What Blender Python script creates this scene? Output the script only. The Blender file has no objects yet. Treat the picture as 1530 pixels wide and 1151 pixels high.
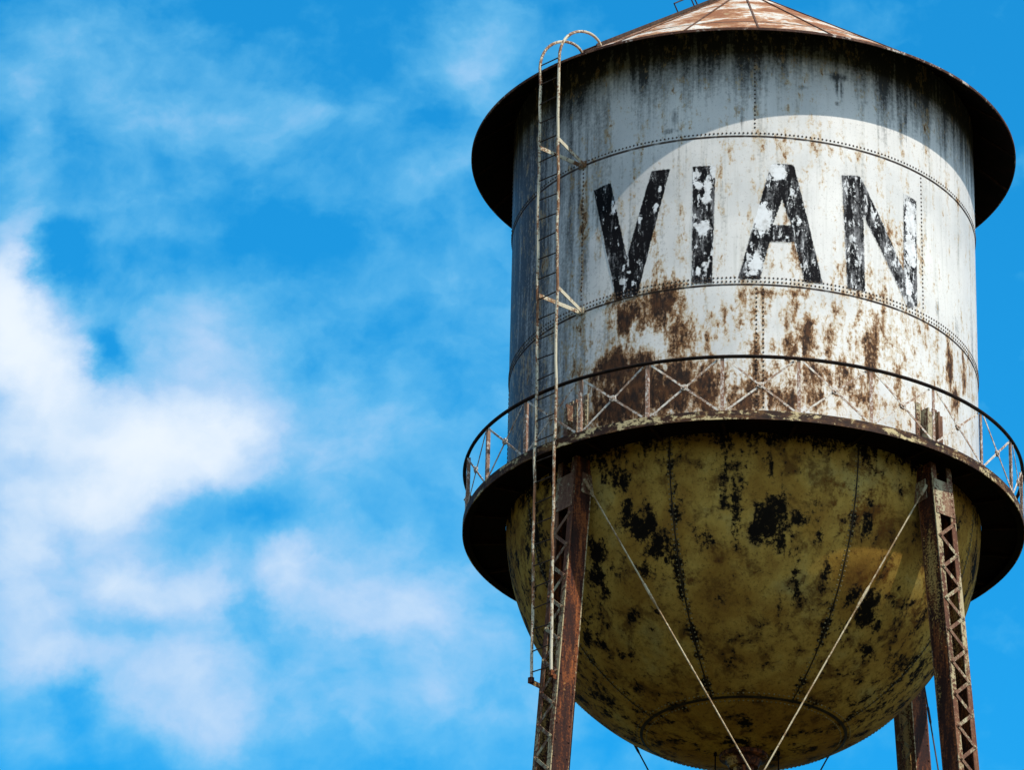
import bpy, bmesh, math, random
import numpy as np
from mathutils import Vector

random.seed(7)
SC = bpy.context.scene
COL = SC.collection

# ------------------------------------------------------------------ sizes
# lengths of the tower are in tank radii, heights measured from the eye level
R = 4.2                     # tank radius, metres
EYE = 1.6
CAM_D = 18.0 * R
PITCH = 0.45374
FOC = 7014.19355 / 1530.0   # focal length in picture widths
Z_EAVE, R_EAVE, ROOF_H = 9.84579, 1.18527, 0.885
SLOPE = ROOF_H / R_EAVE
Z_SEAM1, Z_SEAM2, Z_BASE = 9.43768, 8.74886, 8.10253
Z_RAIL, R_RAIL = 8.33162, 1.17737
Z_FLOOR, Z_FASCIA, R_FLOOR = 8.09095, 8.05287, 1.17861
BOWL_DEPTH, R_RING = 1.02433, 0.42026
AZ = 3.0                    # the plates and legs are turned a little to the right
SUN_AZ, SUN_EL = math.radians(46.0), math.radians(53.5)


def W(r, deg, z):
    a = math.radians(deg)
    return Vector((R * r * math.sin(a), -R * r * math.cos(a), EYE + R * z))


# ------------------------------------------------------------------ node helper
class NT:
    def __init__(self, tree):
        self.t = tree
        self.n = tree.nodes
        self.l = tree.links

    def put(self, node, idx, val):
        if val is None:
            return
        s = node.inputs[idx]
        if isinstance(val, bpy.types.NodeSocket):
            self.l.new(val, s)
        elif isinstance(val, (tuple, list)) and len(val) == 3 and s.type == 'RGBA':
            s.default_value = (*val, 1)
        else:
            s.default_value = val

    def math(self, op, a, b=None, c=None, clamp=False):
        m = self.n.new('ShaderNodeMath'); m.operation = op; m.use_clamp = clamp
        self.put(m, 0, a); self.put(m, 1, b); self.put(m, 2, c)
        return m.outputs[0]

    def vec(self, op, a, b=None, c=None):
        m = self.n.new('ShaderNodeVectorMath'); m.operation = op
        self.put(m, 0, a); self.put(m, 1, b); self.put(m, 2, c)
        return m.outputs['Value'] if op in ('DOT_PRODUCT', 'LENGTH', 'DISTANCE') else m.outputs[0]

    def add(self, *xs):
        r = xs[0]
        for x in xs[1:]:
            r = self.math('ADD', r, x)
        return r

    def mul(self, a, b):
        return self.math('MULTIPLY', a, b)

    def step(self, x, lo, hi, out0=0.0, out1=1.0):
        m = self.n.new('ShaderNodeMapRange'); m.interpolation_type = 'SMOOTHSTEP'
        self.put(m, 0, x); self.put(m, 1, lo); self.put(m, 2, hi); self.put(m, 3, out0); self.put(m, 4, out1)
        return m.outputs[0]

    def noise(self, v, scale, detail=6, rough=0.55, dist=0.0, color=False):
        m = self.n.new('ShaderNodeTexNoise')
        self.put(m, 'Vector', v)
        m.inputs['Scale'].default_value = scale
        m.inputs['Detail'].default_value = detail
        m.inputs['Roughness'].default_value = rough
        m.inputs['Distortion'].default_value = dist
        return m.outputs['Color' if color else 'Fac']

    def mix(self, f, a, b, mode='MIX'):
        m = self.n.new('ShaderNodeMix'); m.data_type = 'RGBA'; m.blend_type = mode
        self.put(m, 0, f); self.put(m, 6, a); self.put(m, 7, b)
        return m.outputs[2]

    def ramp(self, f, stops, interp='LINEAR'):
        m = self.n.new('ShaderNodeValToRGB'); cr = m.color_ramp; cr.interpolation = interp
        while len(cr.elements) < len(stops):
            cr.elements.new(0.5)
        for e, (p, c) in zip(cr.elements, stops):
            e.position = p; e.color = (*c, 1)
        self.put(m, 0, f)
        return m.outputs[0]

    def attr(self, name):
        m = self.n.new('ShaderNodeAttribute'); m.attribute_name = name
        return m.outputs['Fac']

    def pos(self):
        return self.n.new('ShaderNodeTexCoord').outputs['Object']

    def xyz(self, v):
        m = self.n.new('ShaderNodeSeparateXYZ'); self.put(m, 0, v)
        return m.outputs


def new_mat(name):
    m = bpy.data.materials.new(name); m.use_nodes = True
    for n in list(m.node_tree.nodes):
        m.node_tree.nodes.remove(n)
    return m, NT(m.node_tree)


def finish(t, color, rough=0.6, bump=None, bump_d=0.01, spec=0.3, bump_s=0.6):
    b = t.n.new('ShaderNodeBsdfPrincipled'); o = t.n.new('ShaderNodeOutputMaterial')
    t.put(b, 'Base Color', color); t.put(b, 'Roughness', rough)
    b.inputs['Specular IOR Level'].default_value = spec
    if bump is not None:
        bn = t.n.new('ShaderNodeBump'); bn.inputs['Distance'].default_value = bump_d
        bn.inputs['Strength'].default_value = bump_s
        t.put(bn, 'Height', bump); t.put(b, 'Normal', bn.outputs[0])
    t.l.new(b.outputs[0], o.inputs[0])


# ------------------------------------------------------------------ materials
def shell_color(t):
    """Weathered white paint: returns colour, rust amount and roughness of the tank wall."""
    P = t.pos()
    S = t.vec('MULTIPLY', P, (1.0, 1.0, 0.10))
    z = t.xyz(P)[2]
    big = t.noise(P, 0.55, 4, 0.6)
    mid = t.noise(t.vec('MULTIPLY', P, (1, 1, 0.55)), 2.6, 9, 0.68, 0.3)
    st = t.noise(S, 4.2, 8, 0.62)
    st2 = t.noise(t.vec('MULTIPLY', P, (1, 1, 0.05)), 13.0, 5, 0.6)
    fine = t.noise(P, 17.0, 8, 0.72)
    speck = t.noise(P, 46.0, 4, 0.6)
    rust_a = t.attr('rust'); grime_shade_a = t.attr('grime_shade')
    base = t.ramp(big, [(0.30, (0.58, 0.57, 0.54)), (0.50, (0.74, 0.71, 0.66)), (0.72, (0.82, 0.785, 0.72))])
    # chalky vertical washes
    base = t.mix(t.mul(t.step(st2, 0.50, 0.72), 0.40), base, (0.52, 0.50, 0.44))
    base = t.mix(t.mul(t.step(st, 0.50, 0.72), 0.45), base, (0.56, 0.50, 0.40))
    base = t.mix(t.mul(t.step(fine, 0.55, 0.70), 0.35), base, (0.50, 0.46, 0.40))
    base = t.mix(t.mul(t.step(t.math('SUBTRACT', speck, t.mul(fine, -0.4)), 0.80, 0.92), 0.6), base, (0.24, 0.20, 0.17))
    # mildew, soot and painted shade from the map
    g = t.add(grime_shade_a, t.math('MULTIPLY_ADD', st, 1.5, -0.75), t.math('MULTIPLY_ADD', fine, 1.0, -0.5),
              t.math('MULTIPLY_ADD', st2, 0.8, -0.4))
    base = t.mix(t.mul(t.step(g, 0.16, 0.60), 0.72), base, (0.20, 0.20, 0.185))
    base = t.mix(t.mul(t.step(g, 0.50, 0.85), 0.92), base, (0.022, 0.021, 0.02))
    # rust: patches broken into runs and pits
    pit = t.noise(t.vec('MULTIPLY', P, (1, 1, 0.45)), 8.5, 9, 0.74, 0.15)
    rv = t.add(t.math('MULTIPLY_ADD', rust_a, 1.20, -0.13), t.math('MULTIPLY_ADD', mid, 1.25, -0.60), t.math('MULTIPLY_ADD', pit, 2.5, -1.25),
               t.math('MULTIPLY_ADD', fine, 1.1, -0.55), t.math('MULTIPLY_ADD', st, 1.2, -0.59))
    tone = t.noise(t.vec('MULTIPLY', P, (1, 1, 0.5)), 12.0, 8, 0.7)
    base = t.mix(t.mul(t.step(rv, 0.04, 0.34), 0.72), base, t.ramp(tone, [(0.4, (0.44, 0.27, 0.10)), (0.6, (0.62, 0.49, 0.30))]))
    base = t.mix(t.mul(t.step(rv, 0.28, 0.50), 0.88), base, t.ramp(tone, [(0.38, (0.13, 0.045, 0.010)), (0.62, (0.34, 0.155, 0.042))]))
    base = t.mix(t.mul(t.step(rv, 0.48, 0.74), 0.96), base, t.ramp(tone, [(0.42, (0.008, 0.003, 0.0015)), (0.64, (0.090, 0.031, 0.008))]))
    # rust line under the lap of each course
    sl = None
    for zs in (Z_SEAM1, Z_SEAM2):
        zz = EYE + R * zs
        a = t.math('ABSOLUTE', t.math('SUBTRACT', z, zz - 0.008))
        m = t.step(a, 0.012, 0.026, 1.0, 0.0)
        sl = m if sl is None else t.math('MAXIMUM', sl, m)
    sl = t.mul(sl, t.step(t.noise(P, 5.0, 5, 0.6), 0.30, 0.55, 0.45, 0.95))
    base = t.mix(sl, base, (0.07, 0.04, 0.025))
    rough = t.step(rv, 0.2, 0.7, 0.50, 0.85)
    bump = t.add(t.mul(t.noise(P, 0.85, 2, 0.5), 5.0), t.mul(pit, 0.6), t.mul(mid, 0.6), t.mul(t.step(rv, 0.35, 0.7), 0.5))
    return base, rv, rough, bump, P


def mat_shell():
    m, t = new_mat('weathered_white_paint')
    c, rv, ro, bu, P = shell_color(t)
    finish(t, c, ro, bu, 0.012, 0.3, 0.35)
    return m


def mat_letter():
    m, t = new_mat('peeling_black_lettering')
    c, rv, ro, bu, P = shell_color(t)
    wear = t.attr('wear'); peel = t.attr('peel'); edge = t.attr('edge')
    fine = t.noise(P, 20.0, 9, 0.75)
    blot = t.noise(P, 5.2, 8, 0.66, 0.5)
    strk = t.noise(t.vec('MULTIPLY', P, (1, 1, 0.22)), 9.0, 8, 0.66)
    ink = t.ramp(t.noise(P, 3.0, 6, 0.7), [(0.3, (0.003, 0.003, 0.004)), (0.7, (0.010, 0.009, 0.010))])
    # scraped grey streaks
    sc = t.add(t.mul(wear, 0.9), t.math('MULTIPLY_ADD', strk, 1.5, -0.75), t.math('MULTIPLY_ADD', fine, 0.9, -0.45))
    ink = t.mix(t.mul(t.step(sc, 0.22, 0.56), 0.85), ink, (0.24, 0.235, 0.235))
    # flaked to the bright primer
    fl = t.add(t.mul(wear, 0.40), peel, t.math('MULTIPLY_ADD', blot, 1.9, -0.95), t.math('MULTIPLY_ADD', fine, 1.0, -0.5))
    chip = t.noise(t.vec('MULTIPLY', P, (1, 1, 0.36)), 12.0, 7, 0.70, 0.4)
    chips = t.step(t.add(chip, t.mul(wear, 0.34), t.mul(peel, 0.12), t.math('MULTIPLY_ADD', strk, 0.30, -0.15), t.math('MULTIPLY_ADD', fine, 0.35, -0.175)), 0.68, 0.72)
    flm = t.math('MAXIMUM', t.step(fl, 0.50, 0.60), t.mul(chips, 0.85))
    ink = t.mix(flm, ink, t.ramp(t.noise(P, 7.0, 7, 0.7), [(0.32, (0.50, 0.48, 0.45)), (0.50, (0.76, 0.755, 0.74)), (0.7, (0.84, 0.84, 0.83))]))
    rs = t.step(rv, 0.55, 0.85)
    ink = t.mix(t.mul(rs, 0.6), ink, (0.05, 0.018, 0.008))
    # ragged borders show the wall
    ed = t.add(t.mul(edge, 120.0), t.math('MULTIPLY_ADD', fine, 3.0, -1.5), t.mul(wear, -0.3))
    em = t.step(ed, -0.15, 0.30)
    finish(t, t.mix(em, c, ink), t.mix(em, (0.5, 0.5, 0.5), (0.85, 0.85, 0.85)), bu, 0.012, 0.10, 0.35)
    return m


def mat_bowl():
    m, t = new_mat('stained_olive_bowl_paint')
    P = t.pos()
    big = t.noise(P, 0.75, 6, 0.62)
    mid = t.noise(P, 2.4, 10, 0.70, 0.25)
    st = t.noise(t.vec('MULTIPLY', P, (1, 1, 0.22)), 4.0, 8, 0.65)
    fine = t.noise(P, 15.0, 9, 0.74)
    gr = t.noise(P, 52.0, 3, 0.6)
    rust_a = t.attr('rust'); grime_shade_a = t.attr('grime_shade')
    base = t.ramp(big, [(0.28, (0.23, 0.108, 0.020)), (0.45, (0.38, 0.205, 0.036)), (0.58, (0.52, 0.325, 0.068)),
                        (0.72, (0.46, 0.36, 0.12))])
    base = t.mix(t.mul(t.step(st, 0.42, 0.66), 0.45), base, (0.24, 0.115, 0.026))
    base = t.mix(t.mul(t.step(mid, 0.47, 0.62), 0.80), base, (0.11, 0.05, 0.013))
    base = t.mix(t.mul(t.step(fine, 0.50, 0.66), 0.65), base, (0.08, 0.04, 0.012))
    base = t.mix(t.mul(t.step(gr, 0.54, 0.72), 0.35), base, (0.07, 0.037, 0.013))
    rv = t.add(rust_a, t.math('MULTIPLY_ADD', mid, 1.6, -0.8), t.math('MULTIPLY_ADD', fine, 1.2, -0.6))
    base = t.mix(t.mul(t.step(rv, 0.25, 0.55), 0.8), base, (0.17, 0.06, 0.012))
    gv = t.add(t.mul(grime_shade_a, 1.22), t.math('MULTIPLY_ADD', mid, 2.4, -1.22), t.math('MULTIPLY_ADD', fine, 2.1, -1.05),
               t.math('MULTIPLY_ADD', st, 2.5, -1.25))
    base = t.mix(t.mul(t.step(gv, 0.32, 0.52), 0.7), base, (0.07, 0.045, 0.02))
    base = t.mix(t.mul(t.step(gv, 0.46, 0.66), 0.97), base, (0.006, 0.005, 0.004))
    finish(t, base, 0.92, t.add(fine, t.mul(mid, 0.7), t.mul(t.step(gv, 0.4, 0.6), -0.8)), 0.015, 0.05, 0.4)
    return m


def mat_metal(name, cols, paint=None, amount=0.5, rough=0.75, scale=6.0, stretch=0.3, fleck=None, spec=0.25, fleck_at=0.58):
    """Rusty steel; cols = three rust tones, paint = remains of paint covering `amount`."""
    m, t = new_mat(name)
    P = t.pos()
    a = t.noise(t.vec('MULTIPLY', P, (1, 1, stretch)), scale, 9, 0.7, 0.2)
    b = t.noise(P, scale * 4.5, 8, 0.72)
    s = t.add(t.mul(a, 0.65), t.mul(b, 0.35))
    base = t.ramp(s, [(0.36, cols[0]), (0.50, cols[1]), (0.64, cols[2])])
    if paint:
        k = t.add(t.noise(t.vec('MULTIPLY', P, (1, 1, stretch)), scale * 0.55, 9, 0.72), t.math('MULTIPLY_ADD', b, 0.6, -0.3))
        lo = 0.5 + (0.5 - amount) * 0.45
        base = t.mix(t.step(k, lo - 0.03, lo + 0.05), base, paint)
    if fleck:
        f = t.add(t.noise(t.vec('MULTIPLY', P, (1, 1, 0.16)), 1.6, 4, 0.6), t.math('MULTIPLY_ADD', b, 0.5, -0.25))
        base = t.mix(t.mul(t.step(f, fleck_at, fleck_at + 0.09), 0.85), base, fleck)
    finish(t, base, rough, t.add(b, a), 0.006, spec, 0.5)
    return m


def mat_roof():
    m, t = new_mat('rusty_roof_plates')
    P = t.pos()
    a = t.noise(P, 1.1, 9, 0.66, 0.4)
    b = t.noise(P, 9.0, 9, 0.72)
    c = t.noise(P, 0.45, 3, 0.5)
    base = t.ramp(t.noise(P, 3.0, 6, 0.6), [(0.3, (0.46, 0.41, 0.34)), (0.7, (0.70, 0.66, 0.58))])
    v = t.add(t.math('MULTIPLY_ADD', a, 1.5, -0.35), t.math('MULTIPLY_ADD', b, 0.8, -0.22), t.mul(c, 0.25))
    base = t.mix(t.mul(t.step(v, 0.57, 0.68), 0.88), base, (0.42, 0.19, 0.065))
    base = t.mix(t.mul(t.step(v, 0.66, 0.80), 0.88), base, (0.22, 0.070, 0.018))
    base = t.mix(t.mul(t.step(t.noise(P, 2.2, 8, 0.7), 0.58, 0.70), 0.6), base, (0.45, 0.38, 0.20))
    finish(t, base, 0.7, b, 0.01, 0.25, 0.4)
    return m


M = {}
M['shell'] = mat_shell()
M['letter'] = mat_letter()
M['bowl'] = mat_bowl()
M['roof'] = mat_roof()
M['black'] = mat_metal('shade_black_steel', [(0.004, 0.0035, 0.003), (0.008, 0.005, 0.004), (0.018, 0.007, 0.005)], scale=2.0, stretch=1, rough=0.9, spec=0.05)  # near-black tone carries the shade under eave and balcony
M['dark_rust'] = mat_metal('dark_rust_steel', [(0.006, 0.004, 0.003), (0.02, 0.010, 0.006), (0.06, 0.024, 0.012)], scale=3.0, stretch=1, rough=0.9, spec=0.05)  # very dark rust for the strips and stiffeners underneath
M['rivet'] = mat_metal('dark_rivet_heads', [(0.03, 0.02, 0.014), (0.07, 0.045, 0.03), (0.16, 0.11, 0.07)], scale=9.0, stretch=1)  # dark tone mixes rust with the small shadows of the heads
M['rivet_bowl'] = mat_metal('olive_rivet_heads', [(0.05, 0.04, 0.02), (0.22, 0.17, 0.08), (0.42, 0.36, 0.2)], scale=7.0, stretch=1)
M['leg'] = mat_metal('dark_rusted_leg_steel', [(0.004, 0.0016, 0.001), (0.040, 0.009, 0.003), (0.36, 0.10, 0.020)],
                     scale=6.0, stretch=0.15, fleck=(0.55, 0.34, 0.10), fleck_at=0.565)
M['flange'] = mat_metal('rusted_flange_steel', [(0.03, 0.011, 0.006), (0.13, 0.048, 0.022), (0.28, 0.13, 0.06)],
                        paint=(0.42, 0.34, 0.19), amount=0.42, scale=4.0, stretch=0.12)
M['lacing'] = mat_metal('rusted_lacing_steel', [(0.07, 0.025, 0.014), (0.17, 0.08, 0.045), (0.30, 0.18, 0.10)],
                        paint=(0.42, 0.36, 0.22), amount=0.42, scale=5.0)
M['cream'] = mat_metal('cream_paint_with_rust', [(0.09, 0.035, 0.015), (0.22, 0.10, 0.045), (0.36, 0.24, 0.12)],
                       paint=(0.58, 0.52, 0.38), amount=0.56, scale=5.0)
M['white'] = mat_metal('white_rail_paint', [(0.12, 0.05, 0.03), (0.30, 0.17, 0.11), (0.45, 0.33, 0.24)],
                       paint=(0.66, 0.60, 0.52), amount=0.52, scale=4.5)
M['brace'] = mat_metal('pale_brace_paint', [(0.14, 0.06, 0.03), (0.32, 0.19, 0.12), (0.48, 0.36, 0.26)],
                        paint=(0.68, 0.62, 0.53), amount=0.60, scale=3.5)
M['rail'] = mat_metal('blackened_top_rail', [(0.006, 0.005, 0.004), (0.014, 0.009, 0.007), (0.04, 0.018, 0.01)], scale=5.0, spec=0.1)
M['fascia'] = mat_metal('rusty_fascia_paint', [(0.008, 0.004, 0.003), (0.05, 0.019, 0.008), (0.24, 0.12, 0.04)],
                        paint=(0.56, 0.44, 0.23), amount=0.37, scale=2.6, stretch=3.5)
M['rung'] = mat_metal('dark_rung_steel', [(0.02, 0.013, 0.01), (0.05, 0.03, 0.02), (0.10, 0.06, 0.04)], scale=8)
M['rod'] = mat_metal('weathered_tie_rod', [(0.16, 0.08, 0.04), (0.34, 0.22, 0.11), (0.46, 0.36, 0.22)],
                     paint=(0.55, 0.45, 0.28), amount=0.55, scale=5.0)
M['seam'] = mat_metal('dark_seam_strip', [(0.05, 0.022, 0.012), (0.11, 0.05, 0.025), (0.2, 0.10, 0.05)], scale=6, stretch=1)


# ------------------------------------------------------------------ mesh helper
class MB:
    def __init__(self):
        self.v = []; self.f = []; self.m = []

    def add(self, vs, fs, mi=0):
        o = len(self.v)
        self.v += [tuple(x) for x in vs]
        self.f += [tuple(i + o for i in f) for f in fs]
        self.m += [mi] * len(fs)

    def bar(self, a, b, w, h, side, mi=0):
        """Rectangular bar a-b; w along `side`, h across."""
        a = Vector(a); b = Vector(b); d = (b - a).normalized()
        s = Vector(side); s = (s - d * s.dot(d)).normalized(); n = d.cross(s)
        s = s * w / 2; n = n * h / 2
        vs = [p + x * s + y * n for p in (a, b) for x, y in ((-1, -1), (1, -1), (1, 1), (-1, 1))]
        self.add(vs, [(3, 2, 1, 0), (4, 5, 6, 7), (0, 1, 5, 4), (1, 2, 6, 5), (2, 3, 7, 6), (3, 0, 4, 7)], mi)

    def tube(self, pts, r, n=8, mi=0, closed=False, caps=True):
        pts = [Vector(p) for p in pts]; k = len(pts); vs = []; fs = []
        up = None
        for i, p in enumerate(pts):
            if closed:
                d = (pts[(i + 1) % k] - pts[i - 1]).normalized()
            else:
                d = (pts[min(i + 1, k - 1)] - pts[max(i - 1, 0)]).normalized()
            if up is None:
                up = Vector((0, 0, 1)) if abs(d.z) < 0.9 else Vector((1, 0, 0))
            up = (up - d * up.dot(d)).normalized(); s = d.cross(up)
            rr = r[i] if isinstance(r, (list, tuple)) else r
            vs += [p + (up * math.cos(2 * math.pi * j / n) + s * math.sin(2 * math.pi * j / n)) * rr for j in range(n)]
        for i in range(k if closed else k - 1):
            for j in range(n):
                a = i * n + j; b = i * n + (j + 1) % n; c = ((i + 1) % k) * n + (j + 1) % n; e = ((i + 1) % k) * n + j
                fs.append((a, b, c, e))
        if caps and not closed:
            fs.append(tuple(range(n - 1, -1, -1))); fs.append(tuple((k - 1) * n + j for j in range(n)))
        self.add(vs, fs, mi)

    def rev(self, prof, n=180, mi=0, close=False):
        """Revolve (r, z) profile in tank radii; `close` joins the last point to the first."""
        vs = []; fs = []; k = len(prof)
        for r, z in prof:
            for j in range(n):
                vs.append(W(r, 360.0 * j / n, z))
        for i in range(k if close else k - 1):
            for j in range(n):
                q = ((i + 1) % k) * n
                fs.append((i * n + j, i * n + (j + 1) % n, q + (j + 1) % n, q + j))
        self.add(vs, fs, mi)

    def rivet(self, p, nrm, r, mi=0):
        nrm = Vector(nrm).normalized()
        a = nrm.orthogonal().normalized(); b = nrm.cross(a); p = Vector(p)
        vs = []
        for rr, hh in ((1.0, -0.3), (0.85, 0.42), (0.4, 0.68)):
            vs += [p + (a * math.cos(math.pi * j / 3) + b * math.sin(math.pi * j / 3)) * rr * r + nrm * hh * r for j in range(6)]
        fs = [(6 * i + j, 6 * i + (j + 1) % 6, 6 * i + 6 + (j + 1) % 6, 6 * i + 6 + j) for i in range(2) for j in range(6)]
        fs.append((12, 13, 14, 15, 16, 17))
        self.add(vs, fs, mi)

    def build(self, name, mats, parent, smooth=False, fix=True):
        me = bpy.data.meshes.new(name)
        me.from_pydata(self.v, [], self.f)
        for mm in (mats if isinstance(mats, (list, tuple)) else [mats]):
            me.materials.append(mm)
        me.polygons.foreach_set('material_index', self.m)
        me.update()
        if fix:
            bm = bmesh.new(); bm.from_mesh(me)
            bmesh.ops.recalc_face_normals(bm, faces=bm.faces)
            bm.to_mesh(me); bm.free()
        if smooth:
            me.polygons.foreach_set('use_smooth', [True] * len(me.polygons))
            try:
                me.set_sharp_from_angle(angle=math.radians(35))
            except Exception:
                pass
        o = bpy.data.objects.new(name, me)
        COL.objects.link(o)
        o.parent = parent
        return o


# ------------------------------------------------------------------ weathering maps (azimuth in degrees, height in tank radii)
RUST = [(-35.06, 8.334, 5.71, 0.093, 0.6), (-25.89, 8.34, 6.92, 0.093, 0.9), (-17.43, 8.238, 8.16, 0.062, 0.8), (-6.35, 8.309, 4.7, 0.093, 0.75), (-0.15, 8.216, 6.23, 0.062, 0.7), (8.36, 8.221, 6.29, 0.062, 0.68), (16.31, 8.265, 4.87, 0.078, 0.6), (10.78, 8.465, 3.17, 0.093, 0.5), (25.57, 8.384, 6.9, 0.124, 0.5), (38.77, 8.444, 11.98, 0.186, 0.35), (22.35, 8.769, 15.15, 0.155, 0.22), (6.08, 8.58, 15.66, 0.186, 0.28), (-28.24, 8.668, 3.89, 0.081, 0.8), (-20.11, 8.685, 5.31, 0.106, 0.85), (-17.65, 8.754, 4.08, 0.043, 0.65), (-15.92, 8.521, 3.56, 0.124, 0.55), (-30.44, 8.44, 8.67, 0.068, 0.95), (-19.1, 8.302, 14.01, 0.118, 0.85), (-28.5, 8.274, 9.74, 0.106, 0.95), (-8.68, 8.251, 8.66, 0.106, 0.68), (-0.15, 8.261, 7.78, 0.118, 0.52), (6.03, 8.248, 10.18, 0.106, 0.6), (14.79, 8.533, 2.25, 0.087, 0.75), (14.72, 8.337, 7.24, 0.118, 0.55), (20.53, 8.512, 1.83, 0.068, 0.62), (31.64, 8.555, 2.56, 0.099, 0.75), (31.93, 8.455, 2.2, 0.075, 0.62), (31.18, 8.675, 4, 0.056, 0.45), (24.36, 8.668, 2.73, 0.037, 0.4), (29.77, 8.761, 6.46, 0.022, 0.45), (30.88, 8.299, 8.16, 0.087, 0.48), (59.17, 8.612, 1.82, 0.087, 0.9), (67.26, 8.605, 2.01, 0.106, 0.7), (61.64, 8.485, 2.29, 0.062, 0.7), (5.78, 8.711, 4.38, 0.022, 0.5), (12.76, 8.718, 3.19, 0.019, 0.5), (12.42, 8.65, 1.28, 0.043, 0.5), (22.11, 8.326, 5.04, 0.124, 0.45), (-11.11, 8.526, 6.35, 0.093, 0.35), (-4.83, 8.61, 4.69, 0.093, 0.3), (7.6, 8.34, 3.14, 0.186, 0.45), (46.35, 8.365, 3.16, 0.093, 0.6), (40.12, 8.727, 3.66, 0.043, 0.35), (-41.66, 9.126, 1.46, 0.217, 0.45), (2.94, 8.396, 1.25, 0.217, 0.5), (41.49, 8.983, 5.2, 0.124, 0.28), (7.7, 8.857, 3.93, 0.078, 0.28), (37.39, 9.085, 3.53, 0.093, 0.28), (22.7, 9.409, 6.75, 0.025, 0.26), (-29.77, 8.767, 2.51, 0.037, 0.6), (12.49, 8.896, 3.19, 0.093, 0.3), (-25.36, 8.872, 1.03, 0.155, 0.33), (-21.96, 8.984, 1.01, 0.186, 0.3)]
GRIME = [(-67.21, 9.14, 3.62, 0.342, 0.62), (-61.58, 9.317, 2.62, 0.28, 0.45), (-50.15, 8.914, 2.19, 0.248, 0.45), (-43.41, 9.279, 1.07, 0.186, 0.85), (-41.24, 8.951, 1.04, 0.186, 0.7), (-36.28, 9.617, 3.86, 0.217, 0.42), (-40.61, 9.741, 2.46, 0.155, 0.5), (-24.91, 9.593, 1.72, 0.124, 0.4), (-16.64, 9.548, 0.65, 0.05, 0.75), (-17.96, 9.485, 1.96, 0.009, 0.7), (-31.47, 9.752, 5.48, 0.062, 0.45), (-45.81, 8.484, 3.13, 0.186, 0.45), (-67.85, 8.641, 4.13, 0.186, 0.5), (-59.4, 8.422, 9.18, 0.124, 0.65), (-45.56, 8.3, 4.45, 0.093, 0.5), (22.89, 9.764, 1.86, 0.025, 0.97), (25.02, 9.767, 1.03, 0.019, 0.9), (22.87, 9.719, 0.42, 0.05, 0.85), (24.1, 9.711, 0.34, 0.062, 0.85), (22.82, 9.633, 0.68, 0.009, 0.8), (14.37, 9.686, 1.29, 0.009, 0.6), (41.15, 9.631, 0.62, 0.087, 0.72), (42.76, 9.674, 0.64, 0.106, 0.7), (-0.48, 9.509, 0.47, 0.062, 0.6), (-1.43, 9.557, 0.78, 0.025, 0.6), (-2.55, 9.701, 1.25, 0.062, 0.5), (32, 9.69, 3.67, 0.093, 0.4), (57.72, 9.737, 1.75, 0.124, 0.65), (63.8, 9.723, 1.76, 0.155, 0.55), (74.12, 9.734, 1.37, 0.124, 0.6), (7.05, 9.769, 0.78, 0.056, 0.6), (10.29, 9.757, 0.63, 0.05, 0.6), (2.87, 9.701, 0.47, 0.124, 0.6), (63.29, 8.824, 1.39, 0.062, 0.5), (53.55, 8.845, 0.79, 0.031, 0.5), (74.65, 8.885, 1.37, 0.248, 0.45), (-32.31, 8.457, 5.53, 0.056, 0.4), (-28.17, 9.07, 1.24, 0.28, 0.36), (-19.45, 9.069, 0.83, 0.342, 0.34), (-55.41, 9.524, 2.19, 0.217, 0.45), (-34.34, 8.604, 5.66, 0.124, 0.35), (-41.45, 8.581, 2.08, 0.186, 0.45)]
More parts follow.
